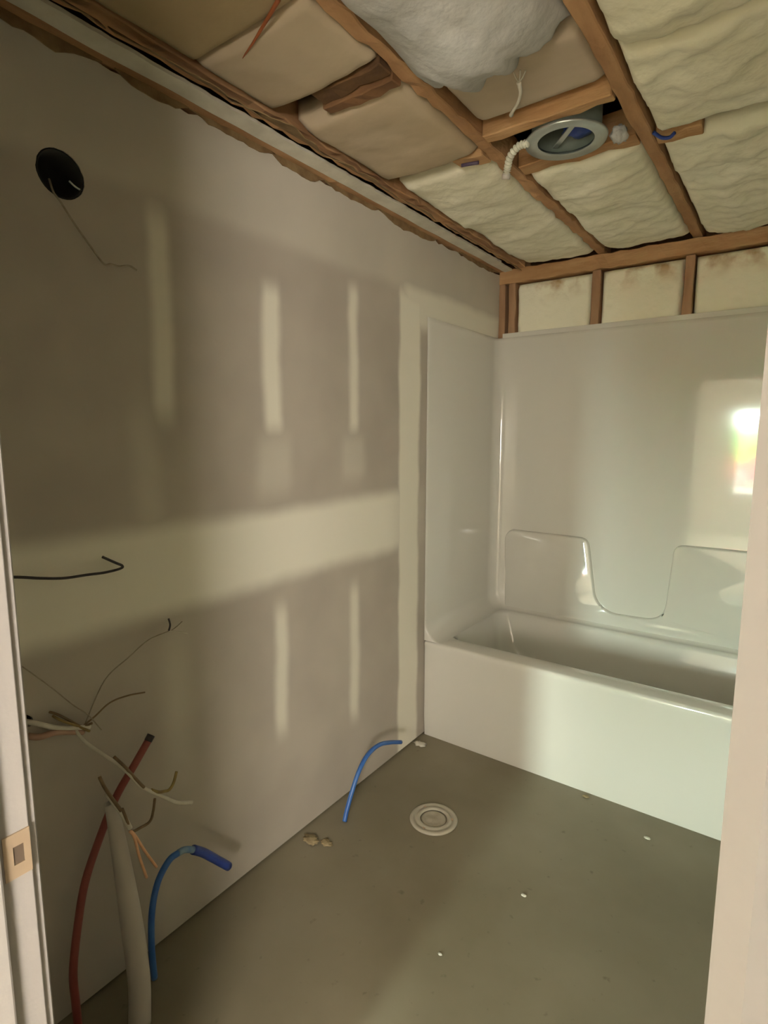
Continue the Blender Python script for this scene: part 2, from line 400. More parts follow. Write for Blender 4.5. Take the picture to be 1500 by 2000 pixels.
# ---------------------------------------------------------------- insulation
def batt(name, x0, x1, y0, y1, z, sag, m, label, group, seed, amp=.012, freq=7, fold=.0, edge=.03, step=.011, top=.07, front=0, jag=0):
    nx = max(6, int((x1-x0)/step)); ny = max(6, int((y1-y0)/step)); bm = bmesh.new(); V = []
    for i in range(nx+1):
        row = []
        for j in range(ny+1):
            u = i/nx; v = j/ny; x = x0+(x1-x0)*u; y = y0+(y1-y0)*v
            ex = min(u, 1-u)*(x1-x0)/edge; ey = min(v, 1-v)*(y1-y0)/edge
            e = min(1, ex)*min(1, ey); e = math.sqrt(max(0, 1-(1-e)**2))
            p = Vector((x*freq, y*freq, seed*3.1))
            d = sag*math.sin(math.pi*u)**.6*(.45+.55*math.sin(math.pi*v)**.5)+amp*noise.fractal(p, .8, 2.1, 4)
            if front: d += front*math.exp(-((v-.86)/.13)**2)*math.sin(math.pi*u)**.7
            if fold: d += fold*(1-abs(noise.noise(Vector((x*1.6+seed, y*6+x*2, seed)))*2))**3
            zz = z+edge*(1-e)*.8-d*e
            yy = y
            if jag: yy += jag*noise.fractal(Vector((x*14, seed, 0)), .7, 2.2, 3)*(1 if v > .5 else .3)*max(0, (abs(v-.5)-.2)/.3)
            row.append(bm.verts.new((x, yy, zz)))
        V.append(row)
    for i in range(nx):
        for j in range(ny): bm.faces.new((V[i][j], V[i+1][j], V[i+1][j+1], V[i][j+1]))
    rim = [V[i][0] for i in range(nx+1)]+[V[nx][j] for j in range(1, ny+1)]+[V[i][ny] for i in range(nx-1, -1, -1)]+[V[0][j] for j in range(ny-1, 0, -1)]
    up_ = [bm.verts.new((v.co.x, v.co.y, z+top)) for v in rim]
    for i in range(len(rim)): bm.faces.new((rim[i], rim[(i+1) % len(rim)], up_[(i+1) % len(rim)], up_[i]))
    bm.faces.new(up_)
    o = obj(name, bm, m, None, smooth=True); return tag(o, label, 'insulation', group)
G = 'insulation batts between the ceiling joists'
batt('insulation_batt', .152, .497, DY1+.01, .408, H+.002, .012, KRAFTD, 'brown-faced insulation batt at the near left end of the ceiling', G, 1, .006, 3, edge=.016)
batt('insulation_batt', .152, .497, .412, .648, H+.0, .012, KRAFT, 'tan-faced insulation batt behind the short dark block near the left wall', G, 2, .006, 4, edge=.014)
batt('insulation_batt', .152, .497, .748, 1.172, H+.0, .018, KRAFT, 'large smooth tan insulation batt in front of the short dark block', G, 3, .008, 4, edge=.025)
batt('insulation_batt', .152, .497, 1.247, TY-.01, H+.004, .012, FOAM, 'cream insulation batt in the ceiling bay along the left wall, ending at the corner', G, 4, .012, 5, fold=.006)
batt('insulation_batt', .548, .900, DY1+.01, .80, H-.002, .05, WHITEF, 'bright white insulation batt hanging down at the top of the photo', G, 5, .016, 5, front=.045, edge=.035, jag=.05, top=.05)
batt('insulation_batt', .548, .900, .835, 1.065, H+.018, .006, mat('tan_facing', (.47, .38, .28), .85, (.52, .43, .32), 3, .1, 20), 'smooth tan insulation batt between the white batt and the wooden block', G, 6, .006, 4)
batt('insulation_batt', .548, .900, 1.42, TY-.01, H+.004, .014, FOAM, 'cream insulation batt between the round metal housing and the back wall', G, 7, .016, 6, fold=.008)
batt('insulation_batt', .950, 1.300, DY1+.01, .915, H+.0, .030, FOAM, 'cream insulation batt at the near end of the right-hand ceiling bay', G, 8, .024, 4, fold=.008, jag=.02)
batt('insulation_batt', .950, 1.300, .945, 1.37, H+.006, .020, FOAM, 'cream folded insulation batt right of the joist beside the round metal housing', G, 9, .022, 5, fold=.008)
batt('insulation_batt', .950, 1.300, 1.435, TY-.01, H+.004, .022, FOAM, 'cream rippled insulation batt in the right-hand bay next to the back wall', G, 10, .022, 6, fold=.006)
batt('insulation_batt', 1.348, 1.515, DY1+.01, TY-.01, H+.004, .015, FOAM, 'narrow cream insulation batt against the right wall of the ceiling', G, 11, .015, 7, fold=.01, step=.02)
def wall_batt(x0, x1, z0, z1, seed, label, m=FOAMB):
    nx = int((x1-x0)/.010); nz = int((z1-z0)/.010); bm = bmesh.new(); V = []
    for i in range(nx+1):
        row = []
        for j in range(nz+1):
            u = i/nx; v = j/nz; x = x0+(x1-x0)*u; z = z0+(z1-z0)*v
            e = min(1, min(u, 1-u)*(x1-x0)/.035)*min(1, min(v, 1-v)*(z1-z0)/.035); e = math.sqrt(max(0, 1-(1-e)**2))
            d = .012+.014*noise.fractal(Vector((x*7, seed*2.7, z*7)), .8, 2.1, 4)+.012*(1-abs(noise.noise(Vector((x*4, seed, z*5))))*2)**2
            row.append(bm.verts.new((x, max(TY+.003, TY+.036-(d+.022)*e), z)))
        V.append(row)
    for i in range(nx):
        for j in range(nz): bm.faces.new((V[i][j], V[i+1][j], V[i+1][j+1], V[i][j+1]))
    rim = [V[i][0] for i in range(nx+1)]+[V[nx][j] for j in range(1, nz+1)]+[V[i][nz] for i in range(nx-1, -1, -1)]+[V[0][j] for j in range(nz-1, 0, -1)]
    up_ = [bm.verts.new((v.co.x, TY+.085, v.co.z)) for v in rim]
    for i in range(len(rim)): bm.faces.new((rim[i], rim[(i+1) % len(rim)], up_[(i+1) % len(rim)], up_[i]))
    bm.faces.new(up_)
    return tag(obj('wall_insulation', bm, m, None, smooth=True), label, 'insulation', 'insulation in the stud bays above the tub surround')
wall_batt(.099, .479, 1.90, 2.205, 1, 'cream wall insulation in the stud bay nearest the corner, brown stain at its top left')
wall_batt(.527, .878, 1.90, 2.205, 2, 'yellowish wall insulation in the middle stud bay above the tub surround')
wall_batt(.926, 1.285, 1.90, 2.205, 3, 'cream wall insulation in the right-hand stud bay above the tub surround')
wall_batt(1.333, 1.515, 1.90, 2.205, 4, 'narrow wall insulation in the last stud bay by the right wall')

# ---------------------------------------------------------------- bathtub with its surround
tb = tag(empty('bathtub', (WX/2, (TF+TY)/2, 0)), 'glossy white one-piece bathtub with moulded wall surround', 'bathtub')
def rrect(x0, x1, y0, y1, r, n=8):
    out = []
    for (cx, cy, a0) in ((x1-r, y1-r, 0), (x0+r, y1-r, 90), (x0+r, y0+r, 180), (x1-r, y0+r, 270)):
        for k in range(n+1):
            a = math.radians(a0+90*k/n); out.append((cx+r*math.cos(a), cy+r*math.sin(a)))
    return out
def basin():
    bm = bmesh.new(); x0, x1, y0, y1 = .003, WX-.003, TF, TY-.004
    loops = [(x0, x1, y0+.006, y1, .004, 0.0), (x0, x1, y0+.001, y1, .004, .10), (x0, x1, y0, y1, .006, HR-.03), (x0, x1, y0-.004, y1, .008, HR-.014),
             (x0, x1, y0+.000, y1, .010, HR-.004), (x0+.004, x1-.004, y0+.010, y1-.004, .012, HR),
             (x0+.060, x1-.09, y0+.095, y1-.055, .07, HR), (x0+.072, x1-.10, y0+.105, y1-.064, .075, HR-.005), (x0+.082, x1-.11, y0+.114, y1-.072, .08, HR-.02),
             (x0+.125, x1-.13, y0+.135, y1-.09, .10, HR-.18), (x0+.20, x1-.16, y0+.155, y1-.105, .12, .17), (x0+.26, x1-.20, y0+.20, y1-.15, .12, .125), (x0+.34, x1-.28, y0+.27, y1-.22, .08, .115)]
    R = []
    for (a, b, c, d, r, z) in loops: R.append([bm.verts.new((p[0], p[1], z)) for p in rrect(a, b, c, d, r)])
    n = len(R[0])
    for i in range(len(R)-1):
        for k in range(n): bm.faces.new((R[i][k], R[i][(k+1) % n], R[i+1][(k+1) % n], R[i+1][k]))
    bm.faces.new(R[-1])
    o = obj('tub_basin', bm, TUB, None, smooth=True); part(o, tb)
    o.modifiers.new('edge', 'EDGE_SPLIT').split_angle = math.radians(60)
basin()
def surround():
    # plan path of the inner face: front return, left panel, coved corner, back panel, coved corner, right panel;
    # towards the rim the panels sweep inwards in a cove
    def arc(cx, cy, r, a0, a1, n=10): return [(cx+r*math.cos(math.radians(a0+(a1-a0)*k/n)), cy+r*math.sin(math.radians(a0+(a1-a0)*k/n))) for k in range(n+1)]
    def path(c, cb, g=0):
        i0 = .009+c; yb = TY-.012-cb; r = .055; yf = TF+.001+g
        return [(.002, yf), (max(.004, i0-.012), yf), (i0-.004, yf+.003), (i0, yf+.012)]+[(i0, yb-r-.02)]+arc(i0+r, yb-r, r, 180, 90)+[(i0+r+.015, yb), (WX-i0-r-.015, yb)]+arc(WX-i0-r, yb-r, r, 90, 0)+[(WX-i0, yb-r-.02), (WX-i0, yf+.012), (WX-i0+.004, yf+.003), (WX-max(.004, i0-.012), yf), (WX-.002, yf)]
    out = [(.001, TF+.002)]*4+[(.001, TY-.001)]*13+[(WX-.001, TY-.001)]*13+[(WX-.001, TF+.002)]*4
    bm = bmesh.new(); R = []
    RC = .085; lev = [HR+.0008]
    zs = [(HR+.0008+RC*(1-math.cos(a)), RC*(1-math.sin(a))) for a in [math.pi/2*k/8 for k in range(9)]]
    zs = zs+[(z, 0) for z in (.75, 1.1, 1.5, HS-.02, HS-.006, HS)]
    for k, (z, c) in enumerate(zs):
        s = {len(zs)-2: .8, len(zs)-1: .35}.get(k, 1)
        R.append([bm.verts.new((o[0]+(p[0]-o[0])*s, o[1]+(p[1]-o[1])*s, z)) for p, o in zip(path(c, c*.55), out)])
    for i in range(len(R)-1):
        for k in range(len(out)-1): bm.faces.new((R[i][k], R[i][k+1], R[i+1][k+1], R[i+1][k]))
    o = obj('wall_surround', bm, TUB, None, smooth=True); part(o, tb)
    o.modifiers.new('edge', 'EDGE_SPLIT').split_angle = math.radians(50)
surround()
def flange():
    bm = bmesh.new()
    bx(bm, .03, WX-.002, TY-.0055, TY-.0015, HS-.012, HS+.022)
    o = obj('nailing_flange', bm, TUB, None, bevel=.0012, seg=2); part(o, tb)
flange()
def relief():
    P = [(.10, .47, 0), (.085, .88, .03), (.12, .916, .02), (.535, .912, .045), (.585, .60, .045), (.65, .545, .05), (.87, .552, .05), (.905, .60, .04), (.925, .925, .045), (1.46, .932, .03), (1.46, .47, 0)]
    P = fillet(P, .03, 7); bm = bmesh.new(); yb = TY-.0135
    a = [bm.verts.new((x, yb+.003, z)) for x, z in P]; n = len(P)
    c = Vector((.75, .7))
    def inset(k):      # inward offset of the outline
        out = []
        for i in range(n):
            p0 = Vector(P[i-1]); p1 = Vector(P[i]); p2 = Vector(P[(i+1) % n])
            d1 = (p1-p0); d2 = (p2-p1)
            if d1.length < 1e-7: d1 = d2
            if d2.length < 1e-7: d2 = d1
            t = (d1.normalized()+d2.normalized()).normalized(); nrm = Vector((t.y, -t.x)); out.append(p1+nrm*k)
        return out
    area = sum(P[i-1][0]*P[i][1]-P[i][0]*P[i-1][1] for i in range(n)); sg = 1 if area < 0 else -1
    prev = a
    for k, d in ((.0005, .010), (.003, .017), (.008, .020)):
        q = inset(sg*k); b = [bm.verts.new((p.x, yb-d, p.y)) for p in q]
        for i in range(n): bm.faces.new((prev[i], prev[(i+1) % n], b[(i+1) % n], b[i]))
        prev = b
    es = [e for e in bm.edges if e.verts[0] in prev and e.verts[1] in prev]
    bmesh.ops.triangle_fill(bm, edges=es, use_beauty=True)
    o = obj('moulded_ledge_panel', bm, TUB, None, smooth=True); part(o, tb)
    o.modifiers.new('edge', 'EDGE_SPLIT').split_angle = math.radians(50)
relief()

# ---------------------------------------------------------------- door opening the photographer stands at
d1 = empty('door_1', (.98, DY0, 0)); st(d1)
def pbox(name, dims, m, parent, bevel=.0015):
    o = box(name, dims, m, None, bevel=bevel); part(o, parent); return o
# jambs
jl = pbox('jamb', (DXL-.019, DXL, DY0, DY1+.002, 0, DZ), JAMB, d1)
pbox('jamb', (DXR, DXR+.019, DY0, DY1+.002, 0, DZ), JAMB, d1)
pbox('head_jamb', (DXL-.019, DXR+.019, DY0, DY1+.002, DZ, DZ+.019), JAMB, d1)
pbox('door_stop', (DXL, DXL+.011, DY0+.030, DY1-.034, 0, DZ), JAMB, d1, .003)
pbox('door_stop', (DXR-.0005, DXR, DY0+.030, DY1-.040, 0, DZ), JAMB, d1, 0)
# casings: bathroom side left, hall side both
def casing(name, x0, x1, y, dirn, z1, flip=False):
    prof = [(0, 0), (0, .010), (.006, .0135), (.014, .012), (.030, .015), (.050, .016), (.057, .012), (.057, 0)]
    bm = bmesh.new(); w_ = x1-x0
    f = lambda z: (lambda p: ((x1-p[0]*w_/.057) if flip else (x0+p[0]*w_/.057), y+dirn*p[1], z))
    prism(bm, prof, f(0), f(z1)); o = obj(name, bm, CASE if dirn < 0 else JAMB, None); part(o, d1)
casing('casing', DXL-.005-.057, DXL-.005, DY1+.0005, 1, DZ+.06, True)
casing('casing', DXR+.006, DXR+.063, DY1+.0005, 1, DZ+.06)
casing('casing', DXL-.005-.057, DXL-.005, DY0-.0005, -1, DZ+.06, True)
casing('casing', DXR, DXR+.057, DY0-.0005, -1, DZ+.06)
pbox('head_casing', (DXL-.062, DXR+.062, DY0-.016, DY0-.0005, DZ+.06, DZ+.117), JAMB, d1, .003)
pbox('head_casing', (DXL-.062, DXR+.062, DY1+.0005, DY1+.015, DZ+.06, DZ+.117), JAMB, d1, .003)
# strike plate
def strike():
    z = .93; y = -.2555; bm = bmesh.new()
    # plate with a square opening
    Y = (y-.0165, y-.006, y+.006, y+.0135); Z = (z-.029, z-.012, z+.012, z+.029)
    for i in range(3):
        for j in range(3):
            if i == 1 and j == 1: continue
            bx(bm, DXL+.0001, DXL+.0022, Y[i], Y[i+1], Z[j], Z[j+1])
    bmesh.ops.remove_doubles(bm, verts=bm.verts[:], dist=1e-6)
    o = obj('strike_plate', bm, BRASS, None); part(o, d1); tag(o, 'satin brass strike plate')
    bm = bmesh.new(); bx(bm, DXL+.0001, DXL+.0012, Y[1]+.0002, Y[2]-.0002, Z[1]+.0002, Z[2]-.0002)
    h = obj('latch_hole', bm, mat('shadowed_mortise', (.10, .07, .05), .9, (.14, .10, .07), 20), None, bevel=0); h.parent = o; h.matrix_parent_inverse = o.matrix_world.inverted()
    h.matrix_parent_inverse = Matrix.Identity(4)
strike()
# door wall
wf = empty('wall_front'); st(wf)
box('wall_panel', (-.12, DXL-.0195, DY0, DY1, 0, 2.6), HWALL, wf)
box('wall_panel', (DXR+.0195, 3.4, DY0, DY1, 0, 2.6), HWALL, wf)
box('wall_panel', (DXL-.0195, DXR+.0195, DY0, DY1, DZ+.0195, 2.6), HWALL, wf)

# ---------------------------------------------------------------- hall behind the photographer
st(box('floor_hall', (HX0-.1, HX1+.1, HY-.1, DY0, -.06, -.001), HFLOOR))
st(box('ceiling_hall', (HX0-.1, HX1+.1, HY-.1, DY0, 2.44, 2.6), HWALL))
st(box('wall_hall_left', (HX0-.1, HX0, HY-.1, DY0, 0, 2.44), HWALL))
st(box('wall_hall_front', (HX0-.1, -.12, DY0, DY1, 0, 2.6), HWALL))
hb = empty('wall_hall_back'); st(hb)
a, b, c, d = WIN
for dims in ((HX0, a, HY-.1, HY, 0, 2.44), (b, HX1, HY-.1, HY, 0, 2.44), (a, b, HY-.1, HY, 0, c), (a, b, HY-.1, HY, d, 2.44)): box('wall_panel', dims, HWALL, hb)
st(box('wall_hall_right', (HX1, HX1+.1, HY-.1, DY0, 0, 2.44), HWALL))
wn = empty('window_1', (a, HY, c)); st(wn)
for (x0, x1, z0, z1) in ((a, a+.03, c, d), (b-.03, b, c, d), (a+.03, b-.03, c, c+.03), (a+.03, b-.03, d-.03, d)): pbox('window_frame', (x0, x1, HY-.07, HY-.03, z0, z1), JAMB, wn, .002)
pbox('window_sill', (a-.03, b+.03, HY+.0005, HY+.04, c-.03, c-.001), JAMB, wn, .004)
pbox('pane', (a+.03, b-.03, HY-.052, HY-.048, c+.03, d-.03), GLASS, wn, 0)
st(box('wall_hall_light_block', (1.68, HX1, -1.36, -1.25, 0, 2.44), HWALL))  # added unseen wall stub, shields the door casing from the globe's light
# added fill globe, out of view in the hall, to brighten the left wall
lt = tag(empty('fill_light', (2.2, -2.45, 0)), 'added fill light, a large glowing globe out of view in the hall', 'lamp')
lathe('fill_base', [(.001, .0), (.14, .0), (.14, .015), (.02, .03), (.001, .03)], GALV, lt, (2.2, -2.45, 0))
lathe('fill_pole', [(.001, .031), (.012, .031), (.012, .975), (.001, .975)], GALV, lt, (2.2, -2.45, 0), 12)
lathe('fill_globe', [(.0012, .98)]+[(.35*math.sin(math.pi*k/12), 1.33-.35*math.cos(math.pi*k/12)) for k in range(1, 12)]+[(.0012, 1.68)], emit_mat('fill_glow', (1, .93, .84), FILL_L), lt, (2.2, -2.45, 0), 24)
# outside
st(box('ground', (-12, 14, -30, HY-.1, -.5, -.45), PATH))
def bush(x, y, r, h, seed, label):
    bm = bmesh.new(); bmesh.ops.create_icosphere(bm, subdivisions=4, radius=1)
    for v in bm.verts:
        n = v.co.normalized(); k = 1+.28*noise.fractal(n*3+Vector((seed, 0, 0)), .6, 2.2, 5)
        v.co = Vector((x+n.x*r*k, y+n.y*r*k, -.45+h*.5+n.z*h*.5*k))
    tag(obj('bush', bm, LEAFG, None), label, 'bush', 'bushes outside the hall window')
bush(-4.2, -22, 1.3, 2.0, 1, 'green bush outside, left of the red car')
bush(.1, -24, 1.2, 2.4, 2, 'green bush outside, behind the red car')
bush(6.6, -23, 1.4, 2.0, 3, 'green bush outside, right of the red car')
car = tag(empty('car', (.9, -19, -.45)), 'red car parked outside the hall window', 'car')
def carbody():
    P = [(-1.9, .25), (-1.95, .6), (-1.7, .82), (-1.0, .88), (-.55, 1.25), (.6, 1.28), (1.2, .92), (1.85, .85), (1.95, .5), (1.9, .25)]
    P = fillet(P, .1, 3); bm = bmesh.new()
    prism(bm, P, lambda p: (.9+p[0], -19.75, -.45+p[1]), lambda p: (.9+p[0], -18.1, -.45+p[1])); part(obj('car_body', bm, REDC, None), car)
    for sx in (-1.2, 1.2):
        for y in (-18.12, -19.73): lathe('wheel', [(.001, -.09), (.28, -.09), (.31, -.05), (.31, .05), (.28, .09), (.001, .09)], KCAB, None, (0, 0, 0), 20, 'z')
    for o in [o for o in COL.objects if o.name.startswith('wheel')]:
        o.data.transform(Matrix.Rotation(math.radians(90), 4, 'X'))
    ws = [o for o in COL.objects if o.name.startswith('wheel')]
    for o, (sx, y) in zip(ws, [(sx, y) for sx in (-1.2, 1.2) for y in (-18.12, -19.73)]):
        o.data.transform(Matrix.Translation((.9+sx, y, -.45+.31))); part(o, car)
    bm = bmesh.new(); Q = [(-.50, .90), (-.38, 1.17), (.52, 1.19), (.95, .93)]
    prism(bm, Q, lambda p: (.9+p[0], -18.098, -.45+p[1]), lambda p: (.9+p[0], -18.09, -.45+p[1])); part(obj('side_window', bm, KCAB, None), car)
carbody()

# ---------------------------------------------------------------- fittings and loose wires
# round electrical box in the left wall
eb = tag(empty('electrical_box', (-.01, HOLE[0], HOLE[1])), 'black round electrical box set in a hole high on the left wall', 'electrical box')
lathe('box_shell', [(.001, -.072), (.049, -.072), (.049, -.003), (.0505, -.002), (.046, -.002), (.045, -.068), (.001, -.068)], DARK, eb, (0, HOLE[0], HOLE[1]), 32, 'x')
tubeobj('screw_ear', [(-.006, HOLE[0]+.020, HOLE[1]-.006), (-.005, HOLE[0]+.032, HOLE[1]-.014), (-.004, HOLE[0]+.046, HOLE[1]-.019)], .0022, GALV, eb, 6)
o = tubeobj('thin_wire', [(-.03, .15, 1.99), (.006, .14, 1.952), (.012, .150, 1.935), (.012, .175, 1.900), (.014, .205, 1.862), (.016, .236, 1.826), (.018, .252, 1.828), (.018, .272, 1.827), (.018, .298, 1.834), (.016, .318, 1.829)], .0024, THREAD, None, 6)
tag(o, 'thin bent brownish wire hanging from the round hole high on the left wall', 'wire')
o = tubeobj('black_wire', [(.004, -.12, 1.15), (.02, -.015, 1.135), (.02, .044, 1.12), (.02, .093, 1.11), (.02, .145, 1.107), (.02, .188, 1.104), (.02, .226, 1.106), (.02, .232, 1.112), (.02, .215, 1.123), (.02, .184, 1.143)], .0032, KCAB, None, 8)
tag(o, 'black wire with a hooked tip beside the left door jamb at mid height', 'wire')
# wires from the torn hole
wb1 = tag(empty('wire_bundle', (.0, .05, .78)), 'twisted bundle of tan and pinkish wires in the torn hole of the left wall', 'wires')
for i, (mm, pts, r) in enumerate([
    (WCAB, [(-.03, -.02, .80), (.012, .005, .795), (.018, .05, .765), (.022, .09, .748), (.02, .125, .735)], .006),
    (mat('pinkish_wire', (.46, .28, .20), .7, (.52, .34, .25), 30), [(-.03, -.02, .77), (.012, .01, .758), (.018, .045, .755), (.02, .08, .742), (.018, .11, .728)], .0075),
    (BCAB, [(-.02, .04, .80), (.014, .055, .795), (.018, .08, .77), (.022, .105, .745), (.022, .13, .742)], .003),
    (YCAB, [(-.02, .05, .79), (.02, .06, .78), (.024, .09, .755), (.028, .12, .728)], .003)]):
    tubeobj('wire', pts, r, mm, wb1, 7)
br = tag(empty('branched_wire', (.02, .107, .745)), 'thin pale wire rising to a black-tipped fork below the wall joint', 'wire')
tubeobj('strand', [(.02, .115, .748), (.02, .169, .837), (.02, .231, .873), (.02, .29, .903), (.02, .35, .91)], .0016, THREAD, br, 5)
tubeobj('black_tip', [(.02, .35, .911), (.021, .354, .926), (.02, .351, .944)], .0028, KCAB, br, 6)
tubeobj('strand', [(.02, .35, .91), (.022, .373, .902), (.024, .405, .888)], .0018, WCAB, br, 5)
tubeobj('strand', [(.02, .355, .908), (.018, .377, .915), (.016, .395, .923)], .0014, THREAD, br, 5)
o = tubeobj('curled_wire', [(.02, .105, .742), (.02, .138, .755), (.02, .178, .775), (.02, .225, .775), (.02, .271, .766)], .0021, BCAB, None, 6)
tag(o, 'short curved dark wire just right of the twisted wire bundle', 'wire')
o = tubeobj('straight_wire', [(.018, -.03, .96), (.02, .036, .878), (.02, .088, .808), (.022, .12, .770), (.03, .147, .72)], .0014, THREAD, None, 5)
tag(o, 'very thin straight wire slanting down behind the left jamb above the wire bundle', 'wire')
wc = tag(empty('white_cable', (.03, .1, .72)), 'long white cable drooping rightward across the red pipe', 'cable')
tubeobj('sheath', [(.02, .09, .745), (.05, .10, .715), (.12, .146, .653), (.12, .187, .585), (.12, .233, .537), (.12, .282, .488), (.12, .327, .463)], lambda t: .0035+.0015*t, WCAB, wc, 8)
tubeobj('brown_strand', [(.118, .128, .69), (.130, .146, .660), (.126, .160, .636), (.130, .180, .60), (.13, .190, .584)], .0036, BCAB, wc, 7)
tubeobj('hooked_strand', [(.12, .214, .560), (.122, .232, .545), (.12, .247, .538), (.12, .262, .534), (.12, .275, .545), (.12, .286, .572)], .0038, YCAB, wc, 7)
# pale drain pipe with cable ends at its mouth
dp = tubeobj('drain_pipe', [(.12, .106, .585), (.12, .116, .539), (.122, .129, .397), (.125, .139, .251), (.140, .140, .101), (.160, .124, .002)][::-1], lambda t: .026 if t < .35 else .026-.017*((t-.35)/.65)**1.25, PVC, None, 20, 8, hollow=.8)
tag(dp, 'pale plastic drain pipe standing on the floor beside the red pipe', 'pipe')
cb = tag(empty('stripped_cable', (.12, .1, .6)), 'stripped cable at the drain pipe mouth with copper ends and a looped dark wire', 'cable')
tubeobj('sheath', [(.12, .104, .612), (.134, .112, .59), (.146, .125, .555), (.150, .138, .515)], .0055, WCAB, cb, 8)
tubeobj('dark_strand', [(.125, .088, .663), (.128, .097, .632), (.136, .110, .598), (.150, .120, .57)], .004, BCAB, cb, 7)
tubeobj('looped_strand', [(.150, .122, .575), (.152, .132, .535), (.14, .146, .498), (.13, .175, .486), (.125, .203, .484), (.12, .216, .503), (.12, .222, .532)], .0034, BCAB, cb, 7)
tubeobj('copper_end', [(.150, .136, .510), (.158, .142, .494), (.152, .155, .431), (.148, .172, .362)], .0034, COPPER, cb, 7)
tubeobj('copper_end', [(.150, .139, .508), (.156, .146, .493), (.148, .172, .433), (.14, .204, .365)], .0034, COPPER, cb, 7)
# water supply pipes
rp = tag(empty('red_pipe', (.05, .03, 0)), 'red plastic water supply pipe curving up beside the left jamb', 'pipe')
tubeobj('pipe', [(.05, .030, .002), (.05, .029, .075), (.05, .029, .159), (.05, .045, .257), (.05, .07, .362), (.05, .107, .446), (.05, .159, .539), (.05, .213, .601), (.05, .256, .650)], .0095, REDP, rp, 14, 6)
tubeobj('dark_end', [(.05, .254, .648), (.05, .264, .660)], .0101, KCAB, rp, 14, 2, hollow=.7)
b1 = tag(empty('blue_pipe', (.08, .215, 0)), 'near blue water pipe arching over to a thick dark blue end', 'pipe', 'blue water supply pipes at the left wall')
tubeobj('pipe', [(.08, .214, .002), (.08, .212, .06), (.08, .212, .111), (.08, .219, .197), (.08, .24, .267), (.08, .275, .306), (.08, .305, .310)], .0085, BLUEP, b1, 14, 6)
tubeobj('scuffed_bend', [(.08, .303, .310), (.08, .325, .306), (.08, .352, .288)], .0088, BLUEL, b1, 14, 5)
tubeobj('pipe_end', [(.08, .350, .290), (.08, .38, .262), (.08, .412, .225), (.08, .466, .160)], .0125, BLUED, b1, 14, 5, hollow=.75)
o = tubeobj('blue_pipe', [(.095, .985, .002), (.092, 1.0, .03), (.09, 1.028, .078), (.09, 1.076, .150), (.09, 1.134, .193), (.09, 1.208, .200), (.09, 1.286, .175), (.09, 1.365, .139)], .0085, BLUEP, None, 14, 6, hollow=.7)
tag(o, 'far blue water pipe arching from the floor behind the toilet flange', 'pipe', 'blue water supply pipes at the left wall')
# toilet flange
tf = tag(empty('toilet_flange', (.358, 1.19, 0)), 'white round toilet flange set in the bathroom floor', 'flange')
lathe('flange_ring', [(.052, .0005), (.088, .0005), (.090, .004), (.086, .008), (.074, .009), (.072, .006), (.066, .006), (.064, .010), (.052, .009), (.050, .004)], GLASSF, tf, (.358, 1.19, 0), 48)
lathe('drain_cap', [(.001, .0005), (.046, .0005), (.047, .004), (.040, .006), (.032, .002), (.020, .0025), (.001, .004)], mat('dusty_plastic', (.36, .32, .23), .5, (.46, .42, .33), 30), tf, (.358, 1.19, 0), 40)
for k in range(3):
    a = 2.1*k+.5; bm = bmesh.new(); bx(bm, .358+.069*math.cos(a)-.005, .358+.069*math.cos(a)+.005, 1.19+.069*math.sin(a)-.005, 1.19+.069*math.sin(a)+.005, .0062, .009)
    part(obj('bolt_head', bm, BRASS, None, bevel=.001), tf)
# recessed housing in the ceiling
rh = tag(empty('recessed_housing', (.74, 1.228, H)), 'round galvanised ceiling housing with a crossbar and blue lining between joists', 'ceiling fixture')
hc = (.742, 1.225, 0)
lathe('trim_ring', [(.078, H-.016), (.112, H-.018), (.114, H-.012), (.104, H-.008), (.104, H-.006), (.090, H-.006), (.078, H-.010)], GALV, rh, hc, 48)
def can():
    bm = bmesh.new(); seg = 40; R = []
    for (r, z) in ((.096, H-.0055), (.096, H+.12), (.088, H+.12), (.088, H-.0055)):
        R.append([bm.verts.new((hc[0]+r*math.cos(2*math.pi*k/seg), hc[1]+r*math.sin(2*math.pi*k/seg), z)) for k in range(seg)])
    for i in range(4):
        for k in range(seg): bm.faces.new((R[i][k], R[i][(k+1) % seg], R[(i+1) % 4][(k+1) % seg], R[(i+1) % 4][k]))
    part(obj('can_wall', bm, mat('painted_can', (.10, .12, .10), .5, (.16, .19, .16), 9), None, smooth=True), rh)
can()
lathe('can_top', [(.001, H+.10), (.087, H+.10), (.087, H+.108), (.001, H+.108)], mat('dark_green_paint', (.02, .03, .015), .6, (.04, .05, .03), 9), rh, hc, 32)
def crossbar():
    bm = bmesh.new(); a = math.radians(131); c = Vector((hc[0], hc[1], 0)); t = Vector((math.cos(a), math.sin(a), 0)); s = Vector((-t.y, t.x, 0))
    P = []
    for (u, v, z) in [(u, v, z) for u in (-.080, .080) for v in (-.008, .008) for z in (H+.002, H+.006)]: P.append(bm.verts.new(c+t*u+s*v+Vector((0, 0, z))))
    for f in ((0,1,3,2),(4,6,7,5),(0,4,5,1),(2,3,7,6),(0,2,6,4),(1,5,7,3)): bm.faces.new([P[i] for i in f])
    part(obj('crossbar', bm, GALV, None, bevel=.001), rh)
crossbar()
def blob(name, loc, r, sc, m, parent, seed, amp=.25):
    bm = bmesh.new(); bmesh.ops.create_icosphere(bm, subdivisions=3, radius=1)
    for v in bm.verts:
        n = v.co.normalized(); k = 1+amp*noise.fractal(n*2.2+Vector((seed, 0, 0)), .7, 2.1, 3)
        v.co = Vector(loc)+Vector((n.x*sc[0], n.y*sc[1], n.z*sc[2]))*r*k
    o = obj(name, bm, m, None, smooth=True)
    if parent: part(o, parent)
    return o
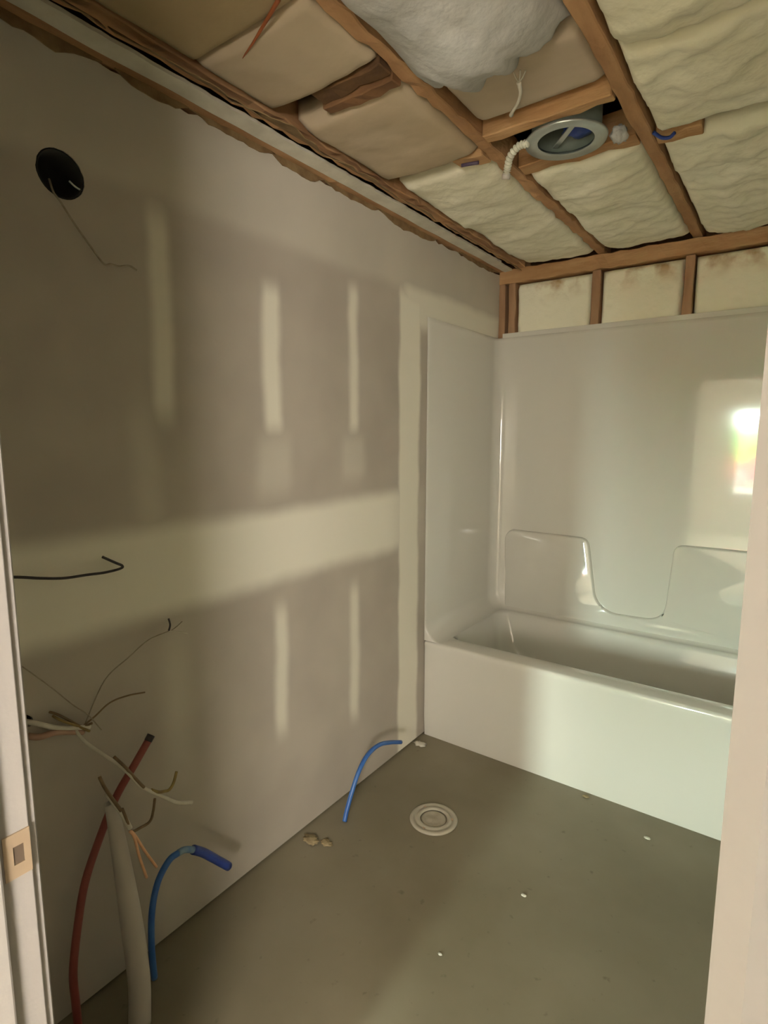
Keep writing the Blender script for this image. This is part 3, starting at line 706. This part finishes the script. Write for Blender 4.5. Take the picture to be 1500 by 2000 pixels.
blob('blue_lining', (hc[0]+.026, hc[1]+.032, H+.026), .044, (1.0, .95, .45), BLUED, rh, 3)
# junction box beside the housing and its pale flexible tail
jb = tag(blob('foam_lump', (.868, 1.30, H-.004), .022, (1, 1.3, 1), WHITEF, None, 5, .4), 'small white foam lump between the round housing and the joist', 'foam')
bm = bmesh.new()
fc = tag(empty('flexible_conduit', (.60, 1.2, H)), 'short ribbed pale flexible conduit hanging left of the round housing', 'conduit')
def conduit():
    pts = spline([(.655, 1.165, H-.020), (.625, 1.168, H-.018), (.592, 1.185, H-.030), (.570, 1.215, H-.045), (.562, 1.225, H-.062)], 14)
    n = len(pts)
    bm = bmesh.new(); tube(bm, pts[::1], lambda t: .0095+.0022*math.sin(t*2*math.pi*13), 12, 3)
    part(obj('ribbed_tube', bm, mat('pale_conduit', (.70, .68, .56), .5, (.62, .60, .48), 30), None, smooth=True), fc)
    tubeobj('end_fitting', [(.562, 1.225, H-.058), (.559, 1.229, H-.072)], .0125, PVC, fc, 12, 3, hollow=.7)
conduit()
# frayed white strand hanging below the tan batt
fs = tag(empty('frayed_cord', (.66, 1.0, H)), 'frayed white cord end hanging in front of the wooden block', 'cord')
cp = [(.700, 1.015, H-.010), (.702, .998, H-.028), (.722, .955, H-.034), (.738, .925, H-.030), (.748, .885, H-.020)]
tubeobj('cord', [(.668, 1.012, H-.012), (.684, .985, H-.020), (.712, .952, H-.022), (.733, .918, H-.020), (.740, .89, H-.012)], lambda t: .0060-.0022*math.sin(math.pi*t), WCAB, fs, 8)
for dx, dy in ((.012, -.02), (-.004, -.022), (.022, -.012)):
    tubeobj('frayed_end', [(.740, .892, H-.012), (.742+dx*.6, .885+dy*.5, H-.010), (.742+dx, .885+dy, H-.002)], .0018, WCAB, fs, 5)
# blue wire at the end of the right-hand block, dark clip on the left one
o = tubeobj('blue_wire', [(.950, 1.345, H-.004), (.965, 1.375, H-.010), (.985, 1.383, H-.012), (1.00, 1.372, H-.008)], .005, BLUED, None, 8)
tag(o, 'short blue wire at the short wooden block right of the joist', 'wire')
o = tubeobj('metal_clip', [(.425, 1.192, H-.012), (.45, 1.195, H-.013), (.478, 1.205, H-.012)], .0055, mat('dark_purple_plastic', (.06, .04, .08), .5, (.09, .06, .10), 20), None, 8)
tag(o, 'small dark purple clip on the wooden block left of the housing', 'clip')
o = tubeobj('orange_wire', [(.272, .447, H-.010), (.33, .424, H-.014), (.39, .400, H-.014), (.465, .372, H-.010)], lambda t: .0015+.003*t, mat('rust_orange', (.36, .10, .025), .7, (.28, .08, .025), 20), None, 8)
tag(o, 'rust orange strand along the seam between two brown-faced batts', 'strand')
# debris on the floor
rnd = random.Random(4)
def chip(x, y, s, m, label, cat, group=None, seed=1, flat=.3):
    return tag(blob('floor_debris', (x, y, s*flat+.0005), s, (1, .7, flat*.8), m, None, seed, .5), label, cat, group)
CH = mat('plaster_crumb', (.72, .69, .60), .9, (.64, .60, .50), 60); CD = mat('sawdust_clump', (.30, .23, .12), .95, (.38, .30, .17), 60)
chip(1.03, 1.55, .010, CH, 'small white plaster chip on the floor near the bathtub apron', 'debris', None, 1)
chip(.77, 1.05, .008, CH, 'small white plaster chip in the middle of the floor', 'debris', None, 2)
chip(.66, .72, .006, CH, 'tiny white plaster chip on the near part of the floor', 'debris', None, 3)
chip(.06, .84, .030, CD, 'brown sawdust clump on the floor by the left wall', 'debris', None, 4, .14)
chip(.115, .86, .022, CD, 'smaller brown sawdust clump beside the larger one by the left wall', 'debris', None, 5, .14)
chip(.04, 1.60, .028, CH, 'pale plaster scrap in the floor corner by the bathtub', 'debris', None, 6, .14)
chip(.78, 1.66, .012, CD, 'brown crumb on the floor against the bathtub apron', 'debris', None, 7, .3)
